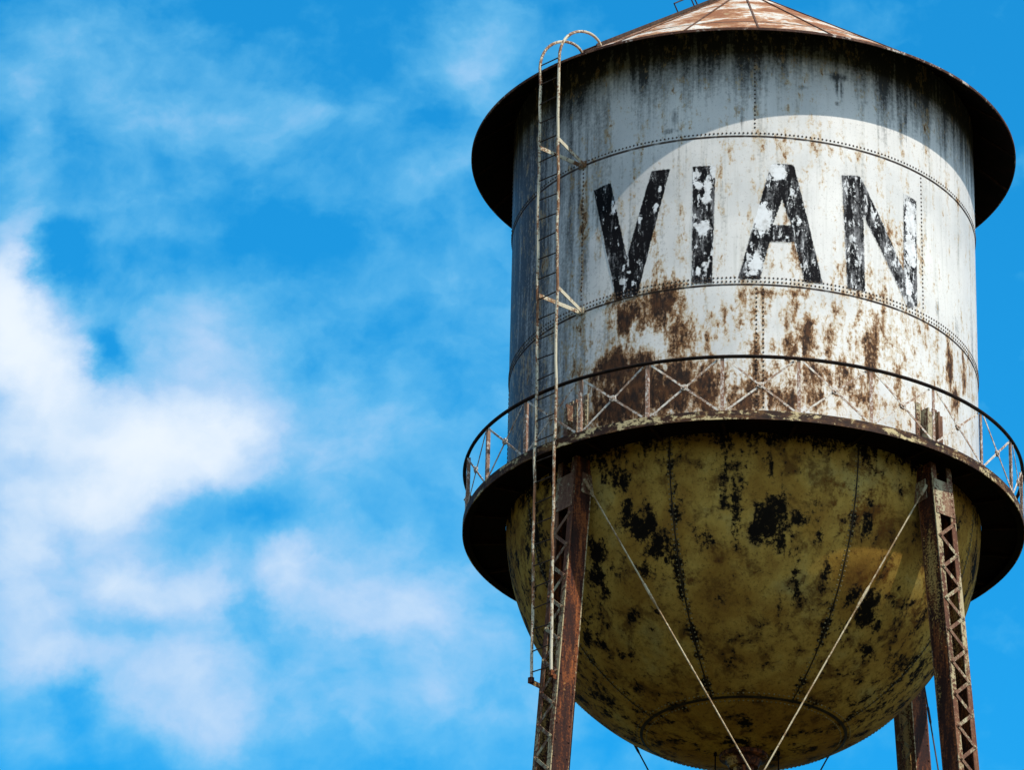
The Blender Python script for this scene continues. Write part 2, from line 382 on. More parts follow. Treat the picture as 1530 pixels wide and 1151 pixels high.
LETTERS = [
    ([(-38.640, 9.2998), (-33.416, 9.3101), (-28.620, 8.9413), (-22.390, 9.3151), (-17.548, 9.3085), (-25.629, 8.7467), (-31.520, 8.7533)], None, 0.2, [(-32.53, 9.178, 0.74, 0.025, 0.75), (-32.75, 9.211, 0.37, 0.009, 0.7), (-20.37, 9.215, 0.66, 0.019, 0.75), (-21.35, 9.14, 0.67, 0.022, 0.75), (-25.32, 9.089, 0.69, 0.028, 0.75), (-29.31, 8.882, 0.89, 0.016, 0.75), (-27.08, 8.805, 0.87, 0.016, 0.7), (-29.63, 8.828, 1.07, 0.022, 0.6), (-28.02, 8.864, 0.53, 0.009, 0.7), (-31.7, 9.086, 1.1, 0.006, 0.5), (-28.85, 8.763, 1.78, 0.019, 0.4)]),
    ([(-12.137, 9.3066), (-6.531, 9.3027), (-7.283, 8.7525), (-12.306, 8.7617)], None, 0.31, [(-10.64, 9.21, 1.27, 0.019, 0.8), (-8.4, 9.2, 1.1, 0.043, 0.8), (-7.13, 9.274, 0.63, 0.037, 0.85), (-8.86, 9.147, 1.42, 0.022, 0.8), (-9.63, 9.012, 1.42, 0.031, 0.85), (-11.4, 9.03, 0.64, 0.016, 0.7), (-9.12, 8.847, 1.1, 0.019, 0.75), (-10.71, 8.822, 0.95, 0.019, 0.6), (-11.78, 9.262, 0.8, 0.025, 0.7), (-7.39, 8.894, 0.47, 0.012, 0.6), (-10.93, 9.085, 0.63, 0.031, 0.3)]),
    ([(6.340, 9.3040), (7.298, 9.3130), (12.042, 9.3152), (19.068, 8.7754), (14.339, 8.7696), (11.941, 8.9490), (6.225, 8.9441), (3.815, 8.7685), (-1.453, 8.7685)], [(9.118, 9.1400), (11.079, 9.0314), (6.933, 9.0254)], 0.3, [(7.77, 9.274, 1.89, 0.034, 1), (4.57, 9.052, 2.03, 0.053, 1), (2.98, 8.854, 1.56, 0.05, 0.85), (13.18, 9.052, 0.8, 0.012, 0.8), (11.93, 9.19, 1.27, 0.056, 0.3), (9.31, 8.968, 2.21, 0.019, 0.3), (15.07, 8.855, 1.61, 0.078, 0.25), (0.63, 8.797, 1.87, 0.025, 0.35)]),
    ([(23.860, 9.3001), (28.744, 9.3191), (29.795, 9.2908), (41.313, 8.9428), (41.740, 9.3073), (46.232, 9.2988), (46.017, 8.7998), (42.549, 8.7678), (29.798, 9.1224), (29.963, 8.7789), (25.032, 8.7721)], None, 0.36, [(44.21, 9.189, 1.52, 0.081, 0.85), (44.02, 9.046, 1.52, 0.081, 0.85), (43.12, 8.869, 1.07, 0.05, 0.7), (43.61, 9.264, 1.08, 0.025, 0.6), (26.78, 8.878, 1.4, 0.062, 0.25), (37.73, 9.024, 1.18, 0.025, 0.5), (27, 9.222, 0.7, 0.062, 0.25), (33.06, 9.124, 0.74, 0.062, 0.35)]),
]
BOWL_GRIME = [(6.89, 20.73, 3.29, 6, 0.8), (9.28, 26.62, 2.07, 3, 0.66), (5.42, 15.96, 1.28, 2.12, 0.5), (2.84, 23.56, 1.67, 2.4, 0.45), (-4.96, 16.74, 1.28, 2.42, 0.5), (-10.34, 24.75, 2.05, 2.09, 0.4), (17.03, 18.11, 1.34, 2.1, 0.45), (19.49, 23.88, 1.4, 1.79, 0.45), (-0.16, 13.02, 1.57, 1.53, 0.45), (-6.35, 6.65, 2.18, 1.26, 0.4), (-1.78, 19.37, 1.46, 5.11, 0.75), (-25.79, 21.45, 5.02, 4.45, 0.72), (-22.23, 26.87, 4.36, 4.16, 0.85), (-25.47, 29.93, 3.8, 2.37, 0.7), (6.08, 9.8, 1.41, 3.42, 0.62), (13.92, 21, 3.03, 1.8, 0.6), (-18.29, 32.4, 1.69, 7.52, 0.6), (-16.86, 18.13, 1.34, 7.51, 0.5), (39.84, 37.31, 3.4, 4.64, 0.85), (45.03, 39.84, 2.44, 2.28, 0.7), (32.91, 35.76, 2.53, 2.37, 0.62), (33.76, 43.01, 1.85, 2.74, 0.5), (46.77, 46.89, 2.68, 1.74, 0.55), (31.84, 20.33, 1.69, 2.36, 0.6), (23.46, 29.76, 2.06, 3.57, 0.6), (14.68, 33.51, 1.31, 5.15, 0.5), (17.2, 31.75, 3.72, 1.2, 0.5), (56.05, 44.17, 2.86, 0.66, 0.4), (-31.45, 9.51, 4.01, 4.65, 0.55), (-29.51, 16.17, 2.53, 3.6, 0.45), (61.48, 11.7, 2.88, 8.65, 0.45), (47.52, 30.85, 1.41, 0.83, 0.6), (2.1, 72.77, 10.5, 2.44, 0.42), (-67.13, 77.81, 5.26, 0.66, 0.7), (-3.28, 81.75, 32.73, 2.81, 0.5), (31.65, 14.18, 1.84, 1.21, 0.4), (-3.27, 9.9, 6.23, 2.17, 0.25), (13.31, 12.39, 1.29, 3.07, 0.45), (-41.55, 25.94, 4.25, 8.58, 0.5), (-53.81, 32.41, 5.15, 10.69, 0.5), (-5.03, 50.04, 0.72, 0.6, 0.4), (-7.72, 39.07, 0.99, 0.6, 0.6), (78.15, 40.87, 6.97, 1.73, 0.4), (12.01, 27.64, 1.05, 5.99, 0.35), (63.14, 47.98, 9.69, 0.6, 0.4), (-61.11, 13.48, 6.18, 8.5, 0.5), (-55.54, 21.94, 2.62, 9.56, 0.4)]
BOWL_RUST = [(30.05, 16.06, 7.28, 5.99, 0.3), (38.89, 31.34, 10.68, 8.64, 0.25), (31.09, 47.74, 12.25, 9.5, 0.15), (-9.45, 33.88, 11.16, 9.13, 0.12), (61.5, 30, 8.88, 10.01, 0.2), (-29.42, 6.78, 7.14, 6.31, 0.15)]
CLOUDS = [(-0.1665, 0.485, 0.02307, 0.01488, 0.82), (-0.1748, 0.501, 0.01339, 0.01103, 0.85), (-0.179, 0.5162, 0.006467, 0.01219, 0.85), (-0.1574, 0.4903, 0.01067, 0.005956, 0.2), (-0.1312, 0.5072, 0.01701, 0.01048, 0.42), (-0.1227, 0.4956, 0.00891, 0.007981, 0.15), (-0.1359, 0.4745, 0.02121, 0.01179, 0.62), (-0.1416, 0.4649, 0.01937, 0.0117, 0.5), (-0.1216, 0.4728, 0.0106, 0.008821, 0.25), (-0.1507, 0.458, 0.0158, 0.007746, 0.3), (-0.1655, 0.4452, 0.01485, 0.01732, 0.72), (-0.1742, 0.4589, 0.008782, 0.0136, 0.3), (-0.1431, 0.4358, 0.009571, 0.006656, 0.45), (-0.1274, 0.4324, 0.01043, 0.007969, 0.55), (-0.1045, 0.4426, 0.01221, 0.009571, 0.3), (-0.09167, 0.4316, 0.01737, 0.008535, 0.3), (-0.07712, 0.4375, 0.01219, 0.009532, 0.26), (-0.1513, 0.4173, 0.02418, 0.01126, 0.42), (-0.1338, 0.4074, 0.02064, 0.01398, 0.4), (-0.1716, 0.4215, 0.01038, 0.0113, 0.35), (-0.1667, 0.395, 0.01027, 0.007361, 0.3), (-0.1211, 0.3999, 0.01372, 0.007391, 0.25), (-0.1753, 0.5687, 0.0165, 0.01482, 0.24), (-0.1713, 0.5819, 0.01474, 0.008532, 0.12), (-0.15, 0.5838, 0.02581, 0.008544, 0.13), (-0.1381, 0.5608, 0.008225, 0.005451, 0.17), (-0.1753, 0.5445, 0.007265, 0.01663, 0.32), (-0.1209, 0.5594, 0.01644, 0.01049, 0.1), (-0.06592, 0.58, 0.009206, 0.007452, 0.12), (-0.05787, 0.5876, 0.01293, 0.008569, 0.26), (-0.07557, 0.5725, 0.01102, 0.006348, 0.15), (-0.1079, 0.5612, 0.01462, 0.006293, 0.12), (-0.08942, 0.5464, 0.02545, 0.01456, 0.2), (-0.1532, 0.528, 0.02888, 0.008185, 0.15), (-0.09555, 0.452, 0.04554, 0.03705, 0.22), (-0.1402, 0.5556, 0.06202, 0.04235, 0.11), (-0.1258, 0.4316, 0.06949, 0.04817, 0.14), (-0.07276, 0.4215, 0.02422, 0.0227, 0.2), (-0.06174, 0.4763, 0.01592, 0.009832, 0.12), (-0.1065, 0.4903, 0.01601, 0.01996, 0.12), (-0.07895, 0.5226, 0.02701, 0.01225, 0.15), (-0.1085, 0.5372, 0.01087, 0.006178, 0.12), (-0.09056, 0.4016, 0.04291, 0.01485, 0.1), (-0.1505, 0.4948, 0.005701, 0.006776, -0.75), (-0.1574, 0.4658, 0.01057, 0.004281, -0.25), (-0.1102, 0.4658, 0.007045, 0.01171, -0.15), (-0.1646, 0.5171, 0.009345, 0.01015, -0.4), (-0.1383, 0.5208, 0.0108, 0.0061, -0.15), (-0.158, 0.4503, 0.003501, 0.007699, -0.25), (-0.1192, 0.4554, 0.01579, 0.004826, -0.3), (-0.1362, 0.424, 0.02598, 0.00414, -0.3), (-0.1567, 0.4049, 0.006874, 0.007421, -0.45), (-0.1121, 0.4367, 0.003482, 0.01144, -0.2), (-0.1018, 0.5317, 0.02892, 0.01233, -0.12), (0.06086, 0.5189, 0.01079, 0.1054, -0.12), (-0.104, 0.5857, 0.01107, 0.01286, -0.1)]
TINT = (0.085, 1.20, 1.60)
TINT_REST = (0.62, 0.74, 0.83)
CLOUD_K = 5.9
SUNWARD = 2.2
SUN_E = 3.2
EXPOSURE = 0.50



def blobs(az, z, table):
    out = np.zeros_like(az)
    for a, h, ra, rh, amp in table:
        d = ((az - a) / ra) ** 2 + ((z - h) / rh) ** 2
        out = np.maximum(out, amp * np.exp(-d * 0.7))
    return out


def hash_noise(x, seed):
    rs = np.random.RandomState(seed)
    tab = rs.rand(4096)
    i = np.floor(x).astype(int); f = x - i; f = f * f * (3 - 2 * f)
    return tab[i % 4096] * (1 - f) + tab[(i + 1) % 4096] * f


def shell_maps(az, z):
    rust = blobs(az, z, RUST)
    grime_shade = blobs(az, z, GRIME)
    # rust all round just above the walkway, on the hidden side too
    band = np.clip(1 - (z - Z_BASE) / 0.34, 0, 1) * (0.16 + 0.22 * hash_noise(az / 9.0 + 100, 3))
    rust = np.maximum(rust, band)
    low = 0.20 * np.clip((Z_SEAM2 - z) / 0.03, 0, 1) * (0.5 + 0.9 * hash_noise(az / 7.0 + 210, 12)) * np.where(np.abs(az - 12) < 58, 1.0, 0.55)
    rust = np.maximum(rust, low)
    # runs of rust that start at the laps and rivets
    for zs, sd in ((Z_SEAM1, 21), (Z_SEAM2, 31)):
        n1 = hash_noise(az / 0.75 + 700, sd); n2 = hash_noise(az / 5.0 + 300, sd + 1); n3 = hash_noise(az / 1.6 + 900, sd + 2)
        ln = 0.012 + 0.17 * n3 ** 3
        below = np.where(z < zs + 0.004, np.exp(-np.maximum(zs - z, 0) / ln), np.exp(-(z - zs) / 0.012) * 0.8)
        amp = (0.20 if zs > 9.2 else 0.42) * np.clip((n1 - 0.35) * 2.2, 0, 1) * np.clip(n2 * 1.5, 0, 1)
        rust = np.maximum(rust, amp * below + 0.1 * below * amp)
    # eave shade painted down the wall with soot streaks, in uneven tongues
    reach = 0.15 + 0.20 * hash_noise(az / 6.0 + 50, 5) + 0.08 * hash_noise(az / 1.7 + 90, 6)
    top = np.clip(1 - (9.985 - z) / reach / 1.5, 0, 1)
    grime_shade = np.maximum(grime_shade, np.minimum(top * 1.25, 1.0))
    # left wall darkened: streaky dirt together with painted shade
    grime_shade = np.maximum(grime_shade, 0.80 * np.exp(-((az + 74) / 34.0) ** 2) + 0.06)
    return rust, grime_shade


def set_attr(me, name, arr):
    a = me.attributes.new(name, 'FLOAT', 'POINT')
    a.data.foreach_set('value', np.asarray(arr, dtype=np.float32))


def cyl_coords(me):
    co = np.zeros(len(me.vertices) * 3); me.vertices.foreach_get('co', co)
    co = co.reshape(-1, 3)
    return np.degrees(np.arctan2(co[:, 0], -co[:, 1])), (co[:, 2] - EYE) / R


# ------------------------------------------------------------------ the tower
tower = bpy.data.objects.new('water_tower', None)
COL.objects.link(tower)
tower['label'] = 'rusty riveted white water tower with worn black lettering, cone roof and railed balcony'
tower['category'] = 'water tower'


# ---- tank wall: three lapped courses and their rivets
def tank_shell():
    mb = MB(); n = 720
    courses = [(Z_BASE - 0.02, Z_SEAM2, 0.9975), (Z_SEAM2, Z_SEAM1, 1.0), (Z_SEAM1, 9.985, 1.0025)]
    prof = []
    for a, b, r in courses:
        k = int((b - a) / 0.0105)
        prof += [(r, a + (b - a) * i / k) for i in range(k + 1)]
    mb.rev(prof, n)
    rr = 0.0046
    def ring(z, r, step):
        c = int(2 * math.pi / step)
        for j in range(c):
            d = 360.0 * j / c
            mb.rivet(W(r, d, z), W(1, d, 0) - W(0, d, 0), rr * R, 1)
    def line(d, z0, z1, r, step):
        c = int((z1 - z0) / step)
        for j in range(1, c):
            z = z0 + (z1 - z0) * j / c
            mb.rivet(W(r, d, z), W(1, d, 0) - W(0, d, 0), rr * R, 1)
    ring(Z_SEAM1 + 0.013, 1.0025, 0.0175)
    ring(Z_SEAM2 + 0.012, 1.0, 0.0175)
    ring(Z_SEAM2 + 0.030, 1.0, 0.0175)
    for q in range(4):
        line(2.7 + 90 * q, Z_SEAM1 + 0.02, 9.97, 1.0025, 0.019)
        line(-42.0 + 90 * q, Z_SEAM2 + 0.04, Z_SEAM1, 1.0, 0.019)
        line(3.0 + 90 * q, Z_BASE, Z_SEAM2, 0.9975, 0.02)
        line(4.6 + 90 * q, Z_BASE + 0.01, Z_SEAM2, 0.9975, 0.02)
    o = mb.build('tank_shell', [M['shell'], M['rivet']], tower, smooth=True, fix=False)
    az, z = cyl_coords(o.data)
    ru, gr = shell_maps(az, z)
    set_attr(o.data, 'rust', ru); set_attr(o.data, 'grime_shade', gr)
    return o


shell = tank_shell()


# ---- painted letters: thin sheets bent round the middle course
def seg_dist(px, py, poly):
    d = np.full_like(px, 1e9)
    for (x0, y0), (x1, y1) in zip(poly, poly[1:] + poly[:1]):
        dx, dy = x1 - x0, y1 - y0
        t = np.clip(((px - x0) * dx + (py - y0) * dy) / (dx * dx + dy * dy), 0, 1)
        d = np.minimum(d, np.hypot(px - x0 - t * dx, py - y0 - t * dy))
    return d


def letter(outline, hole, wear, peel):
    bm = bmesh.new()
    k = math.pi / 180
    outs = [[(a * k, z) for a, z in outline]] + ([[(a * k, z) for a, z in hole]] if hole else [])
    edges = []
    for poly in outs:
        vs = [bm.verts.new((x, y, 0)) for x, y in poly]
        edges += [bm.edges.new((vs[i], vs[(i + 1) % len(vs)])) for i in range(len(vs))]
    bmesh.ops.triangle_fill(bm, edges=edges, use_beauty=True)
    if hole:
        hx = [p[0] for p in outs[1]]; hy = [p[1] for p in outs[1]]
        # drop any face that fills the counter of the letter
        def inside(x, y):
            c = False; P = outs[1]
            for i in range(len(P)):
                (x0, y0), (x1, y1) = P[i], P[i - 1]
                if (y0 > y) != (y1 > y) and x < (x1 - x0) * (y - y0) / (y1 - y0) + x0:
                    c = not c
            return c
        bad = [f for f in bm.faces if inside(*f.calc_center_median()[:2])]
        bmesh.ops.delete(bm, geom=bad, context='FACES')
    xs = [v.co.x for v in bm.verts]; ys = [v.co.y for v in bm.verts]
    for ax, lo, hi in ((0, min(xs), max(xs)), (1, min(ys), max(ys))):
        c = lo + 0.009
        while c < hi:
            p = [0, 0, 0]; p[ax] = c; nn = [0, 0, 0]; nn[ax] = 1
            bmesh.ops.bisect_plane(bm, geom=bm.verts[:] + bm.edges[:] + bm.faces[:], plane_co=p, plane_no=nn, dist=1e-7)
            c += 0.009
    x = np.array([v.co.x for v in bm.verts]); y = np.array([v.co.y for v in bm.verts])
    ed = seg_dist(x, y, outs[0])
    if hole:
        ed = np.minimum(ed, seg_dist(x, y, outs[1]))
    for v in bm.verts:
        a = v.co.x / k; z = v.co.y
        v.co = W(1.0011, a, z)
    me = bpy.data.meshes.new('painted_letter'); bm.to_mesh(me); bm.free()
    for poly in me.polygons:
        pass
    me.materials.append(M['letter'])
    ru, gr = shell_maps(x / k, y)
    set_attr(me, 'rust', ru); set_attr(me, 'grime_shade', gr)
    set_attr(me, 'edge', ed)
    set_attr(me, 'wear', np.full_like(x, wear))
    set_attr(me, 'peel', blobs(x / k, y, peel))
    bm = bmesh.new(); bm.from_mesh(me)
    for f in bm.faces:
        c = f.calc_center_median()
        if f.normal.x * c.x + f.normal.y * c.y < 0:
            f.normal_flip()
        f.smooth = True
    bm.to_mesh(me); bm.free()
    o = bpy.data.objects.new('painted_letter', me); COL.objects.link(o); o.parent = shell
    return o


for outline, hole, wear, peel in LETTERS:
    letter(outline, hole, wear, peel)

# ---- roof
mb = MB()
th = 0.007
prof = [(R_EAVE * f, Z_EAVE + ROOF_H * (1 - f)) for f in [1 - i / 24 * 0.97 for i in range(25)]]
mb.rev(prof, 192)
mb.rev([(0.0355, Z_EAVE + ROOF_H * 0.97), (0.0355, Z_EAVE + ROOF_H * 0.97 + 0.03), (0.03, Z_EAVE + ROOF_H * 0.97 + 0.045), (0.0005, Z_EAVE + ROOF_H * 0.97 + 0.055)], 48)
for i in range(24):
    d = 3.0 + 15 * i
    mb.bar(W(R_EAVE - 0.001, d, Z_EAVE + 0.0035), W(0.06, d, Z_EAVE + ROOF_H - 0.06 * SLOPE + 0.0035), 0.03, 0.018, W(1, d + 90, 0) - W(0, 0, 0), 1)
roof = mb.build('roof', [M['roof'], M['seam']], tower, smooth=True, fix=False)

mb = MB()
mb.rev([(R_EAVE - 0.002, Z_EAVE - th), (0.985, Z_EAVE - th + (R_EAVE - 0.985) * SLOPE)], 192)
rng = random.Random(4)
for i in range(24):
    d = 10.5 + 15 * i
    mb.bar(W(R_EAVE - 0.003, d, Z_EAVE - th - 0.001), W(0.99, d, Z_EAVE - th - 0.001 + (R_EAVE - 0.993) * SLOPE), 0.09, 0.012, W(1, d + 90, 0) - W(0, 0, 0), 1)
    for rr_ in (1.03, 1.06, 1.09, 1.12, 1.15):
        mb.rivet(W(rr_, d, Z_EAVE - th - 0.003 + (R_EAVE - rr_) * SLOPE), (0, 0, -1), 0.0042 * R, 1)
soffit = mb.build('eave_soffit', [M['black'], M['dark_rust']], roof, smooth=True, fix=False)
mb = MB()
mb.rev([(R_EAVE - 0.003, Z_EAVE - 0.008), (R_EAVE + 0.002, Z_EAVE - 0.008), (R_EAVE + 0.002, Z_EAVE + 0.003), (R_EAVE - 0.003, Z_EAVE + 0.003)], 192, close=True)
mb.build('eave_lip', mat_metal('eave_edge_rust', [(0.02, 0.008, 0.005), (0.07, 0.025, 0.012), (0.2, 0.10, 0.06)], paint=(0.5, 0.44, 0.38), amount=0.30, scale=3.5, stretch=1), roof, smooth=True)

# ---- bowl with gores, ring seam and rivets
def bowl_pt(deg, lat):
    a = math.radians(lat)
    return W(0.9975 * math.cos(a), deg, Z_BASE - BOWL_DEPTH * math.sin(a))


def bowl_n(deg, lat):
    a = math.radians(lat); p = math.radians(deg)
    return Vector((math.cos(a) * math.sin(p), -math.cos(a) * math.cos(p), -math.sin(a) / BOWL_DEPTH)).normalized()


mb = MB()
NL, NA = 150, 540
vs = []; fs = []
for i in range(NL + 1):
    lat = 89.6 * i / NL
    vs += [bowl_pt(360.0 * j / NA, lat) for j in range(NA)]
for i in range(NL):
    for j in range(NA):
        fs.append((i * NA + j, (i + 1) * NA + j, (i + 1) * NA + (j + 1) % NA, i * NA + (j + 1) % NA))
fs.append(tuple(NL * NA + j for j in range(NA)))
mb.add(vs, fs)
LAT_RING = math.degrees(math.acos(R_RING / 0.9975))
for g in range(8):
    d = -17.4 + 45 * g
    # lap strip and two rows of rivets along each gore seam
    prev = None
    for s in (-1, 1):
        lat = 2.0
        while lat < LAT_RING - 1:
            off = s * 0.55 / max(0.3, math.cos(math.radians(lat)))
            mb.rivet(bowl_pt(d + off, lat), bowl_n(d + off, lat), 0.0037 * R, 1)
            lat += 1.15
    strip = []
    for i in range(60):
        lat = 1.0 + (LAT_RING - 1.0) * i / 59
        w = 0.16 / max(0.3, math.cos(math.radians(lat)))
        strip.append((bowl_pt(d - w, lat) + bowl_n(d, lat) * 0.011, bowl_pt(d + w, lat) + bowl_n(d, lat) * 0.011))
    o0 = [p for ab in strip for p in ab]
    mb.add(o0, [(2 * i, 2 * i + 2, 2 * i + 3, 2 * i + 1) for i in range(59)], 2)
c = int(2 * math.pi * R_RING / 0.02)
for j in range(c):
    for dl in (-1.1, 1.3):
        mb.rivet(bowl_pt(360.0 * j / c, LAT_RING + dl), bowl_n(360.0 * j / c, LAT_RING + dl), 0.0042 * R, 1)
ringv = []
for j in range(120):
    for dl in (-0.38, 0.38):
        ringv.append(bowl_pt(3.0 * j, LAT_RING + dl) + bowl_n(3.0 * j, LAT_RING) * 0.012)
mb.add(ringv, [(2 * j, (2 * j + 2) % 240, (2 * j + 3) % 240, 2 * j + 1) for j in range(120)], 2)
bowl = mb.build('bowl', [M['bowl'], M['rivet_bowl'], mat_metal('bowl_seam_soot', [(0.010, 0.007, 0.004), (0.022, 0.014, 0.007), (0.05, 0.032, 0.014)], scale=4, stretch=1)], tower, smooth=True, fix=False)
co = np.zeros(len(bowl.data.vertices) * 3); bowl.data.vertices.foreach_get('co', co); co = co.reshape(-1, 3)
az = np.degrees(np.arctan2(co[:, 0], -co[:, 1]))
lat = np.degrees(np.arcsin(np.clip((EYE + R * Z_BASE - co[:, 2]) / (R * BOWL_DEPTH), -1, 1)))
seamd = np.abs((az + 17.4 + 22.5) % 45 - 22.5) * np.cos(np.radians(lat))
g = blobs(az, lat, BOWL_GRIME)
g = np.maximum(g, (0.10 + 0.42 * hash_noise(lat / 7 + 20 + np.round((az + 17.4) / 45) * 31, 8)) * np.exp(-(seamd / 1.4) ** 2) * (lat < LAT_RING))
g = np.maximum(g, 0.22 * np.exp(-((lat - LAT_RING) / 2.0) ** 2))
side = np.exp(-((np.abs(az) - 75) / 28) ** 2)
g = np.maximum(g, 0.22 * side + np.where(np.abs(az) > 80, 0.12, 0))  # shade painted into the bowl's left and right sides, with stains
g = np.maximum(g, 0.55 * np.clip(1 - lat / 9.0, 0, 1))  # balcony shade painted as a dark band along the rim
set_attr(bowl.data, 'grime_shade', g + 0.02)
set_attr(bowl.data, 'rust', 0.10 + blobs(az, lat, BOWL_RUST))

zb = Z_BASE - BOWL_DEPTH
# riser pipe with its flange and hangers
mb = MB()
mb.rev([(0.043, zb + 0.02), (0.043, -0.36)], 32)
mb.rev([(0.10, zb + 0.004), (0.10, zb - 0.012), (0.075, zb - 0.02), (0.06, zb - 0.05), (0.044, zb - 0.05)], 32)
for zz in (6.0, 4.9, 3.6, 2.3, 1.0):
    mb.rev([(0.0435, zz + 0.012), (0.062, zz + 0.012), (0.062, zz - 0.012), (0.0435, zz - 0.012)], 32)
riser = mb.build('riser_pipe', M['leg'], tower, smooth=True)
for x, y in ((-0.116, -0.03), (0.143, -0.03)):
    d = math.degrees(math.atan2(x, -y)); r = math.hypot(x, y)
    zt = Z_BASE - BOWL_DEPTH * math.sqrt(1 - r * r)
    mb = MB(); mb.tube([W(r, d, zt + 0.01), W(r, d, zt - 0.085)], 0.013, 8)
    mb.tube([W(r, d, zt - 0.004), W(r, d, zt - 0.016)], 0.03, 6)
    mb.build('drain_stub', M['black'], bowl, smooth=True)

# ---- balcony
mb = MB()
mb.rev([(0.998, Z_FLOOR - 0.004), (R_FLOOR - 0.004, Z_FLOOR - 0.004), (R_FLOOR - 0.004, Z_FLOOR - 0.009), (0.998, Z_FLOOR - 0.009)], 180, close=True)
balcony = mb.build('balcony', M['black'], tower, smooth=True)
mb = MB()
mb.rev([(R_FLOOR - 0.0035, Z_FLOOR + 0.001), (R_FLOOR + 0.001, Z_FLOOR + 0.001), (R_FLOOR + 0.001, Z_FASCIA), (R_FLOOR - 0.0035, Z_FASCIA)], 180, close=True)
mb.build('fascia', M['fascia'], balcony, smooth=True)
mb = MB()
mb.rev([(R_FLOOR - 0.004, Z_FASCIA + 0.0005), (R_FLOOR - 0.03, Z_FASCIA + 0.0005), (R_FLOOR - 0.03, Z_FASCIA + 0.004), (R_FLOOR - 0.004, Z_FASCIA + 0.004)], 180, close=True)
mb.build('floor_flange', M['black'], balcony, smooth=True)
for k in range(24):
    mb = MB(); d = -4.2 + 15 * k
    mb.bar(W(1.0, d, Z_FLOOR - 0.0165), W(R_FLOOR - 0.006, d, Z_FLOOR - 0.0165), 0.014 * R, 0.010, Vector((0, 0, 1)))
    mb.bar(W(1.0, d, Z_FLOOR - 0.0235), W(R_FLOOR - 0.031, d, Z_FLOOR - 0.0235), 0.055, 0.010, W(1, d + 90, 0) - W(0, 0, 0))
    mb.build('floor_stiffener', M['dark_rust'], balcony)
mb = MB()
mb.tube([W(R_RAIL, 360 * j / 180, Z_RAIL) for j in range(180)], 0.0078 * R, 8, closed=True)
mb.build('top_rail', M['rail'], balcony, smooth=True)

RP = R_RAIL - 0.002
POST_AZ = [-4.2 + 14.9 * i for i in range(24)]
POST_AZ = [-4.2 + 15 * i for i in range(24)]
post0 = None
for d in POST_AZ:
    if post0 is None:
        mb = MB(); rad = W(1, 0, 0) - W(0, 0, 0); tan = Vector((1, 0, 0))
        a, b = W(RP, 0, Z_FLOOR - 0.004), W(RP, 0, Z_RAIL - 0.002)
        mb.bar(a, b, 0.055, 0.012, tan)
        mb.bar(a + tan * 0.0275 + Vector((0, 0.0275, 0)), b + tan * 0.0275 + Vector((0, 0.0275, 0)), 0.055, 0.010, Vector((0, 1, 0)))
        post0 = mb.build('railing_post', M['white'], balcony)
        p = post0
    else:
        p = post0.copy(); COL.objects.link(p); p.parent = balcony
    p.rotation_euler = (0, 0, math.radians(d))
brace0 = None
for d in POST_AZ:
    if brace0 is None:
        mb = MB()
        A, B = 0.9, 14.1
        for s, (d0, d1) in enumerate(((A, B), (B, A))):
            mid = (d0 + d1) / 2
            r0 = RP + (0.002 if s else -0.002)
            p0, p1 = W(r0, d0, Z_FLOOR + 0.006), W(r0, d1, Z_RAIL - 0.012)
            out = W(1, 7.5, 0) - W(0, 0, 0)
            mb.bar(p0, p1, 0.010, 0.035, out)
        c = (W(RP, A, (Z_FLOOR + Z_RAIL) / 2 - 0.003) + W(RP, B, (Z_FLOOR + Z_RAIL) / 2 - 0.003)) / 2
        out = (W(1, 7.5, 0) - W(0, 0, 0)).normalized()
        mb.tube([c - out * 0.02, c + out * 0.022], 0.058, 12)
        mb.tube([c + out * 0.022, c + out * 0.04], 0.02, 8)
        brace0 = mb.build('cross_brace', M['brace'], balcony)
        p = brace0
    else:
        p = brace0.copy(); COL.objects.link(p); p.parent = balcony
    p.rotation_euler = (0, 0, math.radians(d))

# ---- legs: two channels laced together on the outer and inner faces
Z_GROUND = -EYE / R
LEGS = [(-42.0, 1.030), (48.0, 1.052), (138.0, 1.050), (-132.0, 1.050)]
LEG_SLOPE = 0.084
Z_TOP = 7.87


def leg_r(r0, z):
    return r0 + LEG_SLOPE * (Z_TOP - z)


LW, LT = 0.093, 0.106      # radial width, tangential width


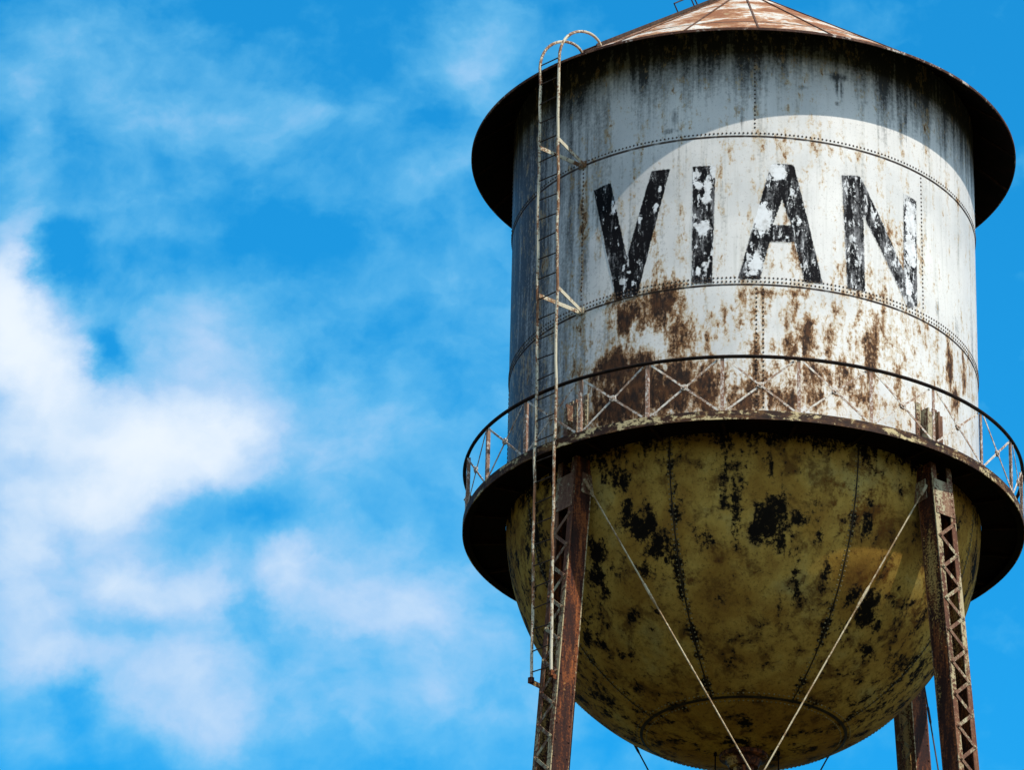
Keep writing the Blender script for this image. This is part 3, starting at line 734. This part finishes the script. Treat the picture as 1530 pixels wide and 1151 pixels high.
def make_leg(az, r0):
    a = math.radians(az - 6.0)
    rad = Vector((math.sin(a), -math.cos(a), 0)); tan = Vector((math.cos(a), math.sin(a), 0))
    def C(z, dr=0.0, dt=0.0):
        return W(leg_r(r0, z), az, z) + rad * dr * R + tan * dt * R
    z1, z0 = Z_FASCIA + 0.005, Z_GROUND + 0.05
    mb = MB()
    for s in (-1, 1):
        mb.bar(C(z1, 0, s * LT / 2), C(z0, 0, s * LT / 2), LW * R - 0.03, 0.030, rad)
        # rivet rows on the web
        z = z1 - 0.05
        while z > 5.6:
            for q in (-1, 1):
                mb.rivet(C(z, q * (LW / 2 - 0.013), s * (LT / 2 + 0.0040)), tan * s, 0.0042 * R, 0)
            z -= 0.071
    leg = mb.build('leg', M['leg'], tower)
    for s in (-1, 1):
        for q in (-1, 1):
            mb = MB()
            mb.bar(C(z1, q * (LW / 2 - 0.003), s * (LT / 2 - 0.0095)), C(z0, q * (LW / 2 - 0.003), s * (LT / 2 - 0.0095)), 0.0265 * R, 0.022, tan)
            mb.build('channel_flange', M['flange'], leg)
    for q in (1, -1):
        mb = MB()
        z = 7.80 if q > 0 else 7.9
        step = 0.0705
        s = 1
        i = 0
        out = rad * q
        while z > max(z0 + 0.2, -0.3):
            off = LW / 2 + 0.0012 + (0.0016 if i % 2 else 0.0)
            p0 = C(z, q * off, s * (LT / 2 - 0.011)); p1 = C(z - step, q * off, -s * (LT / 2 - 0.011))
            e = (p1 - p0).normalized() * 0.03
            mb.bar(p0 - e, p1 + e, 0.060, 0.011, out.cross(p1 - p0))
            mb.rivet(C(z, q * (off + 0.0022), s * (LT / 2 - 0.011)), out, 0.0060 * R)
            z -= step; s = -s; i += 1
        mb.build('lacing', M['lacing'], leg)
    # batten plate at the head, and gusset for the rods
    mb = MB()
    mb.bar(C(7.985, LW / 2 + 0.0012), C(7.83, LW / 2 + 0.0012), LT * R * 0.98, 0.012, tan)
    for zz in (7.97, 7.94, 7.91, 7.88, 7.85):
        for s in (-1, 1):
            mb.rivet(C(zz, LW / 2 + 0.003, s * (LT / 2 - 0.010)), rad, 0.0048 * R)
    mb.build('batten_plate', M['lacing'], leg)
    for s in (-1, 1):
        mb = MB()
        mb.bar(C(7.99, -LW / 2 + 0.02, s * (LT / 2 + 0.0065)), C(7.90, -LW / 2 + 0.02, s * (LT / 2 + 0.0065)), 0.07 * R, 0.014, rad)
        mb.build('gusset', M['lacing'], leg)
    # the head of the leg carried up the tank wall above the balcony floor
    mb = MB()
    zt = Z_FLOOR + 0.262
    for s in (-1, 1):
        for (ra, rb_, za, zb_) in ((1.004, 1.050, Z_FLOOR - 0.004, zt - 0.03), ):
            p = W(0.5 * (ra + rb_), az, za) + tan * s * 0.030 * R
            q_ = W(0.5 * (ra + rb_), az, zb_) + tan * s * 0.030 * R
            mb.bar(p, q_, (rb_ - ra) * R, 0.03, rad)
        p = W(1.006, az, Z_FLOOR - 0.004) + tan * s * 0.046 * R; q_ = W(1.006, az, zt) + tan * s * 0.046 * R
        mb.bar(p, q_, 0.026 * R, 0.022, tan)
        p = W(1.052, az, Z_FLOOR - 0.004) + tan * s * 0.030 * R; q_ = W(1.052, az, zt - 0.05) + tan * s * 0.030 * R
        mb.bar(p, q_, 0.024 * R, 0.016, tan)
        for k in range(12):
            mb.rivet(W(1.0085, az, Z_FLOOR + 0.015 + k * 0.0215) + tan * s * 0.050 * R, rad, 0.0052 * R)
    mb.build('leg_head', M['lacing'], leg)
    mb = MB()
    b = W(leg_r(r0, Z_GROUND), az, Z_GROUND)
    u = []
    for hw, h in ((0.75, -0.3), (0.75, 0.12), (0.5, 0.34)):
        u += [b + Vector((x * hw, y * hw, h)) for x, y in ((-1, -1), (1, -1), (1, 1), (-1, 1))]
    mb.add(u, [(4 * i + j, 4 * i + (j + 1) % 4, 4 * i + 4 + (j + 1) % 4, 4 * i + 4 + j) for i in range(2) for j in range(4)] + [(8, 9, 10, 11)])
    mb.build('concrete_footing', M['concrete'], leg)
    return leg


m, t = new_mat('footing_concrete')
P = t.pos()
finish(t, t.ramp(t.noise(P, 3, 8, 0.65), [(0.3, (0.22, 0.21, 0.19)), (0.7, (0.38, 0.36, 0.33))]), 0.9, t.noise(P, 30, 6), 0.01)
M['concrete'] = m
for az_, r0_ in LEGS:
    make_leg(az_, r0_)

# ---- wind bracing: crossed rods on each face, panel by panel, and struts between panels
PANELS = [(7.95, 4.98), (4.90, 2.30), (2.22, -0.15)]
for i in range(4):
    (a0, r0), (a1, r1) = LEGS[i], LEGS[(i + 1) % 4]
    for (zt, zl) in PANELS:
        for (aa, ra, ab, rb_) in ((a0, r0, a1, r1), (a1, r1, a0, r0)):
            sgn = 1 if aa == a0 else -1
            inn = 0.0
            def tanv(deg): return Vector((math.cos(math.radians(deg)), math.sin(math.radians(deg)), 0))
            p = W(leg_r(ra, zt) - inn, aa, zt) + tanv(aa) * sgn * (LT / 2 + 0.011) * R
            q = W(leg_r(rb_, zl), ab, zl) - tanv(ab) * sgn * (LT / 2 + 0.011) * R
            d = (q - p).normalized()
            mid = p.lerp(q, 0.5)
            out = Vector((mid.x, mid.y, 0)).normalized() * (0.03 if sgn > 0 else -0.03)
            p += out * (1 if zt < 7 else 0.4); q += out
            mb = MB()
            mb.tube([p, q], 0.0140, 8)
            mb.tube([p - d * 0.06, p + d * 0.16], 0.032, 8)
            mb.tube([p.lerp(q, 0.15), p.lerp(q, 0.15) + d * 0.07, p.lerp(q, 0.15) + d * 0.43, p.lerp(q, 0.15) + d * 0.5], [0.014, 0.024, 0.024, 0.014], 8)
            mb.build('brace_rod', M['rod'] if i == 0 else M['rung'], tower, smooth=True)
    for (zt, zl), _ in zip(PANELS[:-1], range(2)):
        zs = zl - 0.04
        p = W(leg_r(r0, zs), a0, zs); q = W(leg_r(r1, zs), a1, zs)
        d = (q - p).normalized(); up = Vector((0, 0, 1)); n = d.cross(up)
        mb = MB()
        for s in (-1, 1):
            mb.bar(p + d * 0.24 + n * s * 0.12, q - d * 0.24 + n * s * 0.12, 0.26, 0.02, up)
        L = (q - p).length; k = int(L / 0.35)
        for j in range(1, k):
            c0 = p + d * (L * j / k); 
            mb.bar(c0 + n * 0.12 + up * 0.136, c0 + d * (L / k) * 0.9 - n * 0.12 + up * 0.136, 0.05, 0.01, d)
        mb.build('strut', M['leg'], tower)

# ---- ladder standing outside the balcony, from the leg up over the eave
LAD_AZ = -42.15
def lad_r(z):
    return np.interp(z, [7.05, 7.145, 8.1524, 9.8535, 9.9], [1.1815, 1.1819, 1.1905, 1.2123, 1.2123])
def lad_pt(z, s, dr=0.0):
    a = math.radians(LAD_AZ)
    return W(lad_r(z) + dr, LAD_AZ, z) + Vector((math.cos(a), math.sin(a), 0)) * s * 0.0555 * R
Z_L0, Z_LJ, Z_L1 = 7.075, 8.125, 9.875
lad_root = bpy.data.objects.new('ladder', None)
COL.objects.link(lad_root); lad_root.parent = tower
rad = Vector((math.sin(math.radians(LAD_AZ)), -math.cos(math.radians(LAD_AZ)), 0))
tan = Vector((math.cos(math.radians(LAD_AZ)), math.sin(math.radians(LAD_AZ)), 0))
RS = 0.0062 * R
def wob(i, s):
    rg = random.Random(i * 7 + s * 3); return rad * rg.uniform(-1, 1) * 0.012 + tan * rg.uniform(-1, 1) * 0.010
for s in (-1, 1):
    mb = MB()
    off = tan * (-0.010 * R)
    zz = [Z_L0 + (Z_LJ - 0.02 - Z_L0) * i / 12 for i in range(13)]
    mb.tube([lad_pt(z, s) + off * (0.8 if s > 0 else 0.5) + wob(i, s) for i, z in enumerate(zz)], RS, 8)
    mb.build('ladder_stile', M['cream'], lad_root, smooth=True)
    mb = MB()
    zz = [Z_LJ - 0.035 + (Z_L1 - Z_LJ) * i / 20 for i in range(21)]
    pts = [lad_pt(z, s) + wob(i + 40, s) for i, z in enumerate(zz)]
    # hoop over the eave down to the roof
    r_end = 0.965 if s < 0 else 0.952
    zr_end = Z_EAVE + (R_EAVE - r_end) * SLOPE - 0.004
    b0 = lad_pt(zz[-1], s)
    b3 = W(r_end, LAD_AZ, zr_end) + tan * s * 0.047 * R
    b1 = b0 + Vector((0, 0, (0.165 if s < 0 else 0.180) * R))
    b2 = b3 + rad * 0.035 * R + Vector((0, 0, (0.078 if s < 0 else 0.085) * R))
    for k in range(1, 17):
        q = k / 16
        pts.append(b0 * (1 - q) ** 3 + b1 * 3 * q * (1 - q) ** 2 + b2 * 3 * q * q * (1 - q) + b3 * q ** 3)
    mb.tube(pts, RS, 8)
    mb.build('ladder_stile', M['cream'], lad_root, smooth=True)
z = Z_L0 + 0.03
i = 0
while z < Z_L1 + 0.01:
    lo = z < Z_LJ - 0.02
    off = tan * (-0.0065 * R) if lo else Vector((0, 0, 0))
    rg = random.Random(i)
    dz = Vector((0, 0, rg.uniform(-0.012, 0.012)))
    mb = MB(); mb.tube([lad_pt(z, -1) + off + dz, lad_pt(z, 1) + off - dz], 0.0029 * R, 6)
    mb.build('rung', M['rung'], lad_root, smooth=True)
    z += 0.0915; i += 1
for zb_, za_ in ((9.452, 9.462), (8.765, 8.775)):
    mb = MB()
    foot = W(1.006, LAD_AZ + 0.1, zb_ - 0.013)
    for s in (-1, 1):
        mb.bar(lad_pt(za_, s, -0.004), foot + tan * s * 0.03, 0.075, 0.012, Vector((0, 0, 1)))
    mb.bar(foot - tan * 0.09, foot + tan * 0.09, 0.12, 0.012, Vector((0, 0, 1)))
    mb.build('wall_bracket', M['cream'], lad_root)
for s in (-1, 1):
    mb = MB()
    e = lad_pt(Z_L0, s) + tan * (-0.0065 * R)
    f_ = W(leg_r(LEGS[0][1], Z_L0 - 0.01) + LW / 2, LAD_AZ, Z_L0 - 0.02) + tan * s * (LT / 2) * R
    mb.bar(e + rad * 0.03 - Vector((0, 0, 0.03)), f_ - rad * 0.2, 0.09, 0.014, Vector((0, 0, 1)))
    mb.bar(e + Vector((0, 0, 0.04)), e - Vector((0, 0, 0.06)), 0.07, 0.08, rad)
    mb.build('foot_bracket', M['leg'], lad_root)
for s in (-1, 1):
    mb = MB()
    p0 = lad_pt(Z_FASCIA + 0.02, s); p1 = W(R_FLOOR, LAD_AZ, Z_FASCIA + 0.02) + tan * s * 0.05 * R
    mb.bar(p0, p1, 0.06, 0.012, Vector((0, 0, 1)))
    mb.build('balcony_clip', M['rung'], lad_root)

# ---- ladder lying on the roof
rl = bpy.data.objects.new('roof_ladder', None)
COL.objects.link(rl); rl.parent = tower
RAZ = -42.0
tr = Vector((math.cos(math.radians(RAZ)), math.sin(math.radians(RAZ)), 0))
def roof_pt(r, s, h):
    nrm = (Vector((math.sin(math.radians(RAZ)), -math.cos(math.radians(RAZ)), 0)) * SLOPE + Vector((0, 0, 1))).normalized()
    return W(r, RAZ, Z_EAVE + (R_EAVE - r) * SLOPE) + tr * s * 0.047 * R + nrm * h
for s in (-1, 1):
    mb = MB(); mb.bar(roof_pt(0.975, s, 0.045), roof_pt(0.12, s, 0.045), 0.05, 0.014, Vector((0, 0, 1)))
    mb.build('ladder_stile', M['rung'], rl)
    mb = MB()
    mb.tube([roof_pt(0.365, s, 0.02), roof_pt(0.365, s, 0.26), roof_pt(0.24, s, 0.27), roof_pt(0.24, s, 0.02)], 0.014, 6)
    mb.build('grab_rail', M['rung'], rl)
for k in range(26):
    r_ = 0.955 - k * 0.0325
    mb = MB(); mb.tube([roof_pt(r_, -1, 0.045), roof_pt(r_, 1, 0.045)], 0.011, 6)
    mb.build('rung', M['rung'], rl)

# ------------------------------------------------------------------ ground
m, t = new_mat('dry_grass_ground')
P = t.pos()
a = t.noise(P, 0.08, 6, 0.6); b = t.noise(P, 1.5, 9, 0.7); c = t.noise(P, 25.0, 6, 0.7)
base = t.ramp(t.add(t.mul(a, 0.5), t.mul(b, 0.5)), [(0.36, (0.028, 0.03, 0.010)), (0.5, (0.05, 0.046, 0.017)), (0.64, (0.09, 0.075, 0.032))])
base = t.mix(t.mul(t.step(c, 0.4, 0.7), 0.5), base, (0.05, 0.045, 0.018))
finish(t, base, 0.95, t.add(b, c), 0.05, 0.1)
bm = bmesh.new()
bmesh.ops.create_circle(bm, cap_ends=True, cap_tris=False, segments=96, radius=4000)
me = bpy.data.meshes.new('ground'); bm.to_mesh(me); bm.free(); me.materials.append(m)
ground = bpy.data.objects.new('ground', me); COL.objects.link(ground)
ground['kind'] = 'structure'; ground['label'] = 'dry grass field under the water tower'; ground['category'] = 'ground'

# ------------------------------------------------------------------ sky
world = bpy.data.worlds.new('World'); SC.world = world; world.use_nodes = True
for n in list(world.node_tree.nodes):
    world.node_tree.nodes.remove(n)
t = NT(world.node_tree)
sky = t.n.new('ShaderNodeTexSky'); sky.sky_type = 'NISHITA'; sky.sun_disc = False
sky.sun_elevation = SUN_EL; sky.sun_rotation = math.pi - SUN_AZ
sky.altitude = 200; sky.air_density = 1.0; sky.dust_density = 1.2; sky.ozone_density = 2.5
D = t.n.new('ShaderNodeTexCoord').outputs['Generated']
dx, dy, dz = t.xyz(D)[0], t.xyz(D)[1], t.xyz(D)[2]
ys = t.math('MAXIMUM', dy, 0.05)
cmb = t.n.new('ShaderNodeCombineXYZ')
t.put(cmb, 0, t.math('DIVIDE', dx, ys)); t.put(cmb, 1, t.math('DIVIDE', dz, ys))
Q = cmb.outputs[0]                      # the sky to the north, seen as a flat chart (tangent of bearing, tangent of height)
warp = t.vec('MULTIPLY_ADD', t.noise(Q, 26.0, 6, 0.6, 0, True), (0.034, 0.030, 0.0), (-0.017, -0.015, 0.0))
QW = t.vec('ADD', Q, warp)
cov = None
for u, v, ru, rv, amp in CLOUDS:
    l = t.vec('MULTIPLY_ADD', QW, (1 / ru, 1 / rv, 0.0), (-u / ru, -v / rv, 0.0))
    e = t.math('POWER', 0.45, t.vec('DOT_PRODUCT', l, l))
    cov = t.math('MULTIPLY_ADD', e, amp, 0.0 if cov is None else cov)
fb = t.noise(Q, 24.0, 9, 0.55, 0.3)
fb2 = t.noise(Q, 120.0, 6, 0.6, 0.2)
front = t.step(dy, 0.35, 0.6)
fb3 = t.noise(t.vec('MULTIPLY', QW, (1.0, 1.15, 1.0)), 52.0, 5, 0.52, 0.2)
north = t.add(t.mul(cov, 0.95), t.math('MULTIPLY_ADD', fb, 1.0, -0.46), t.math('MULTIPLY_ADD', fb3, 0.70, -0.35), t.math('MULTIPLY_ADD', fb2, 0.14, -0.07))
els = t.noise(t.vec('MULTIPLY', D, (1, 1, 1.8)), 3.2, 9, 0.6, 0.4)
sdir0 = (math.sin(SUN_AZ), -math.cos(SUN_AZ), 0.35)
bias = t.mul(t.vec('DOT_PRODUCT', D, sdir0), 0.10)
rest = t.step(t.add(els, bias), 0.50, 0.68, 0.0, 0.85)  # clouds added out of view to whiten the fill light
soft = t.math('MAXIMUM', north, 0.0)
t_n = t.math('SUBTRACT', 1.0, t.math('POWER', 0.20, t.math('POWER', soft, 1.25)))
away = t.step(t.vec('LENGTH', t.vec('SUBTRACT', Q, (0.0, 0.5, 0.0))), 0.16, 0.42)
dens = t.math('ADD', t.mul(t_n, t.math('SUBTRACT', 1.0, t.mul(away, 1.0))), t.mul(rest, away), clamp=True)
dens = t.math('ADD', rest, t.mul(front, t.math('SUBTRACT', dens, rest)), clamp=True)
SKY_K, = (0.105,)
deep = t.mul(t.step(dy, 0.0, 0.55), t.step(t.vec('LENGTH', t.vec('SUBTRACT', Q, (0.0, 0.5, 0.0))), 0.25, 1.3, 1.0, 0.0))          # deep blue only ahead; paler elsewhere to keep the fill light neutral
blue = t.mix(1.0, sky.outputs[0], t.mix(deep, TINT_REST, TINT), 'MULTIPLY')
cl = t.ramp(dens, [(0.0, (0.15, 0.66, 0.90)), (0.35, (0.29, 0.71, 0.93)), (0.65, (0.60, 0.77, 0.95)), (0.9, (0.86, 0.92, 0.98))])
sdir = (math.sin(SUN_AZ) * math.cos(SUN_EL), -math.cos(SUN_AZ) * math.cos(SUN_EL), math.sin(SUN_EL))
near = t.math('POWER', t.math('MAXIMUM', t.math('MULTIPLY_ADD', t.vec('DOT_PRODUCT', D, sdir), 0.5, 0.5), 0.0), 3.0)   # clouds brightened sunward to add fill light on the right
kk = t.math('MULTIPLY_ADD', near, SUNWARD * CLOUD_K, CLOUD_K)
kc = t.n.new('ShaderNodeCombineXYZ')
for q_ in range(3):
    t.put(kc, q_, kk)
cl = t.mix(1.0, cl, kc.outputs[0], 'MULTIPLY')
colr = t.mix(dens, blue, cl)
bg = t.n.new('ShaderNodeBackground'); bg.inputs['Strength'].default_value = SKY_K
t.put(bg, 0, colr)
wo = t.n.new('ShaderNodeOutputWorld'); t.l.new(bg.outputs[0], wo.inputs[0])

# ------------------------------------------------------------------ sun
sl = bpy.data.lights.new('sun', 'SUN'); sl.energy = SUN_E; sl.angle = math.radians(0.53); sl.color = (1.0, 0.945, 0.86)
so = bpy.data.objects.new('sun', sl); COL.objects.link(so)
sd = Vector((math.sin(SUN_AZ) * math.cos(SUN_EL), -math.cos(SUN_AZ) * math.cos(SUN_EL), math.sin(SUN_EL)))
so.rotation_euler = sd.to_track_quat('Z', 'Y').to_euler(); so.location = sd * 120

# ------------------------------------------------------------------ camera
cd = bpy.data.cameras.new('camera'); co_ = bpy.data.objects.new('camera', cd); COL.objects.link(co_)
cd.sensor_fit = 'HORIZONTAL'; cd.sensor_width = 36.0; cd.lens = 36.0 * FOC
cd.shift_x = (765.0 - 1111.0) / 1530.0
cd.clip_end = 20000; cd.clip_start = 0.5
co_.location = (0, -CAM_D, EYE); co_.rotation_euler = (math.pi / 2 + PITCH, 0, 0)
SC.camera = co_

vs_ = SC.view_settings
vs_.view_transform = 'Standard'; vs_.look = 'None'; vs_.exposure = EXPOSURE; vs_.gamma = 1.0; vs_.use_curve_mapping = False
SC.cycles.max_bounces = 6; SC.cycles.diffuse_bounces = 4
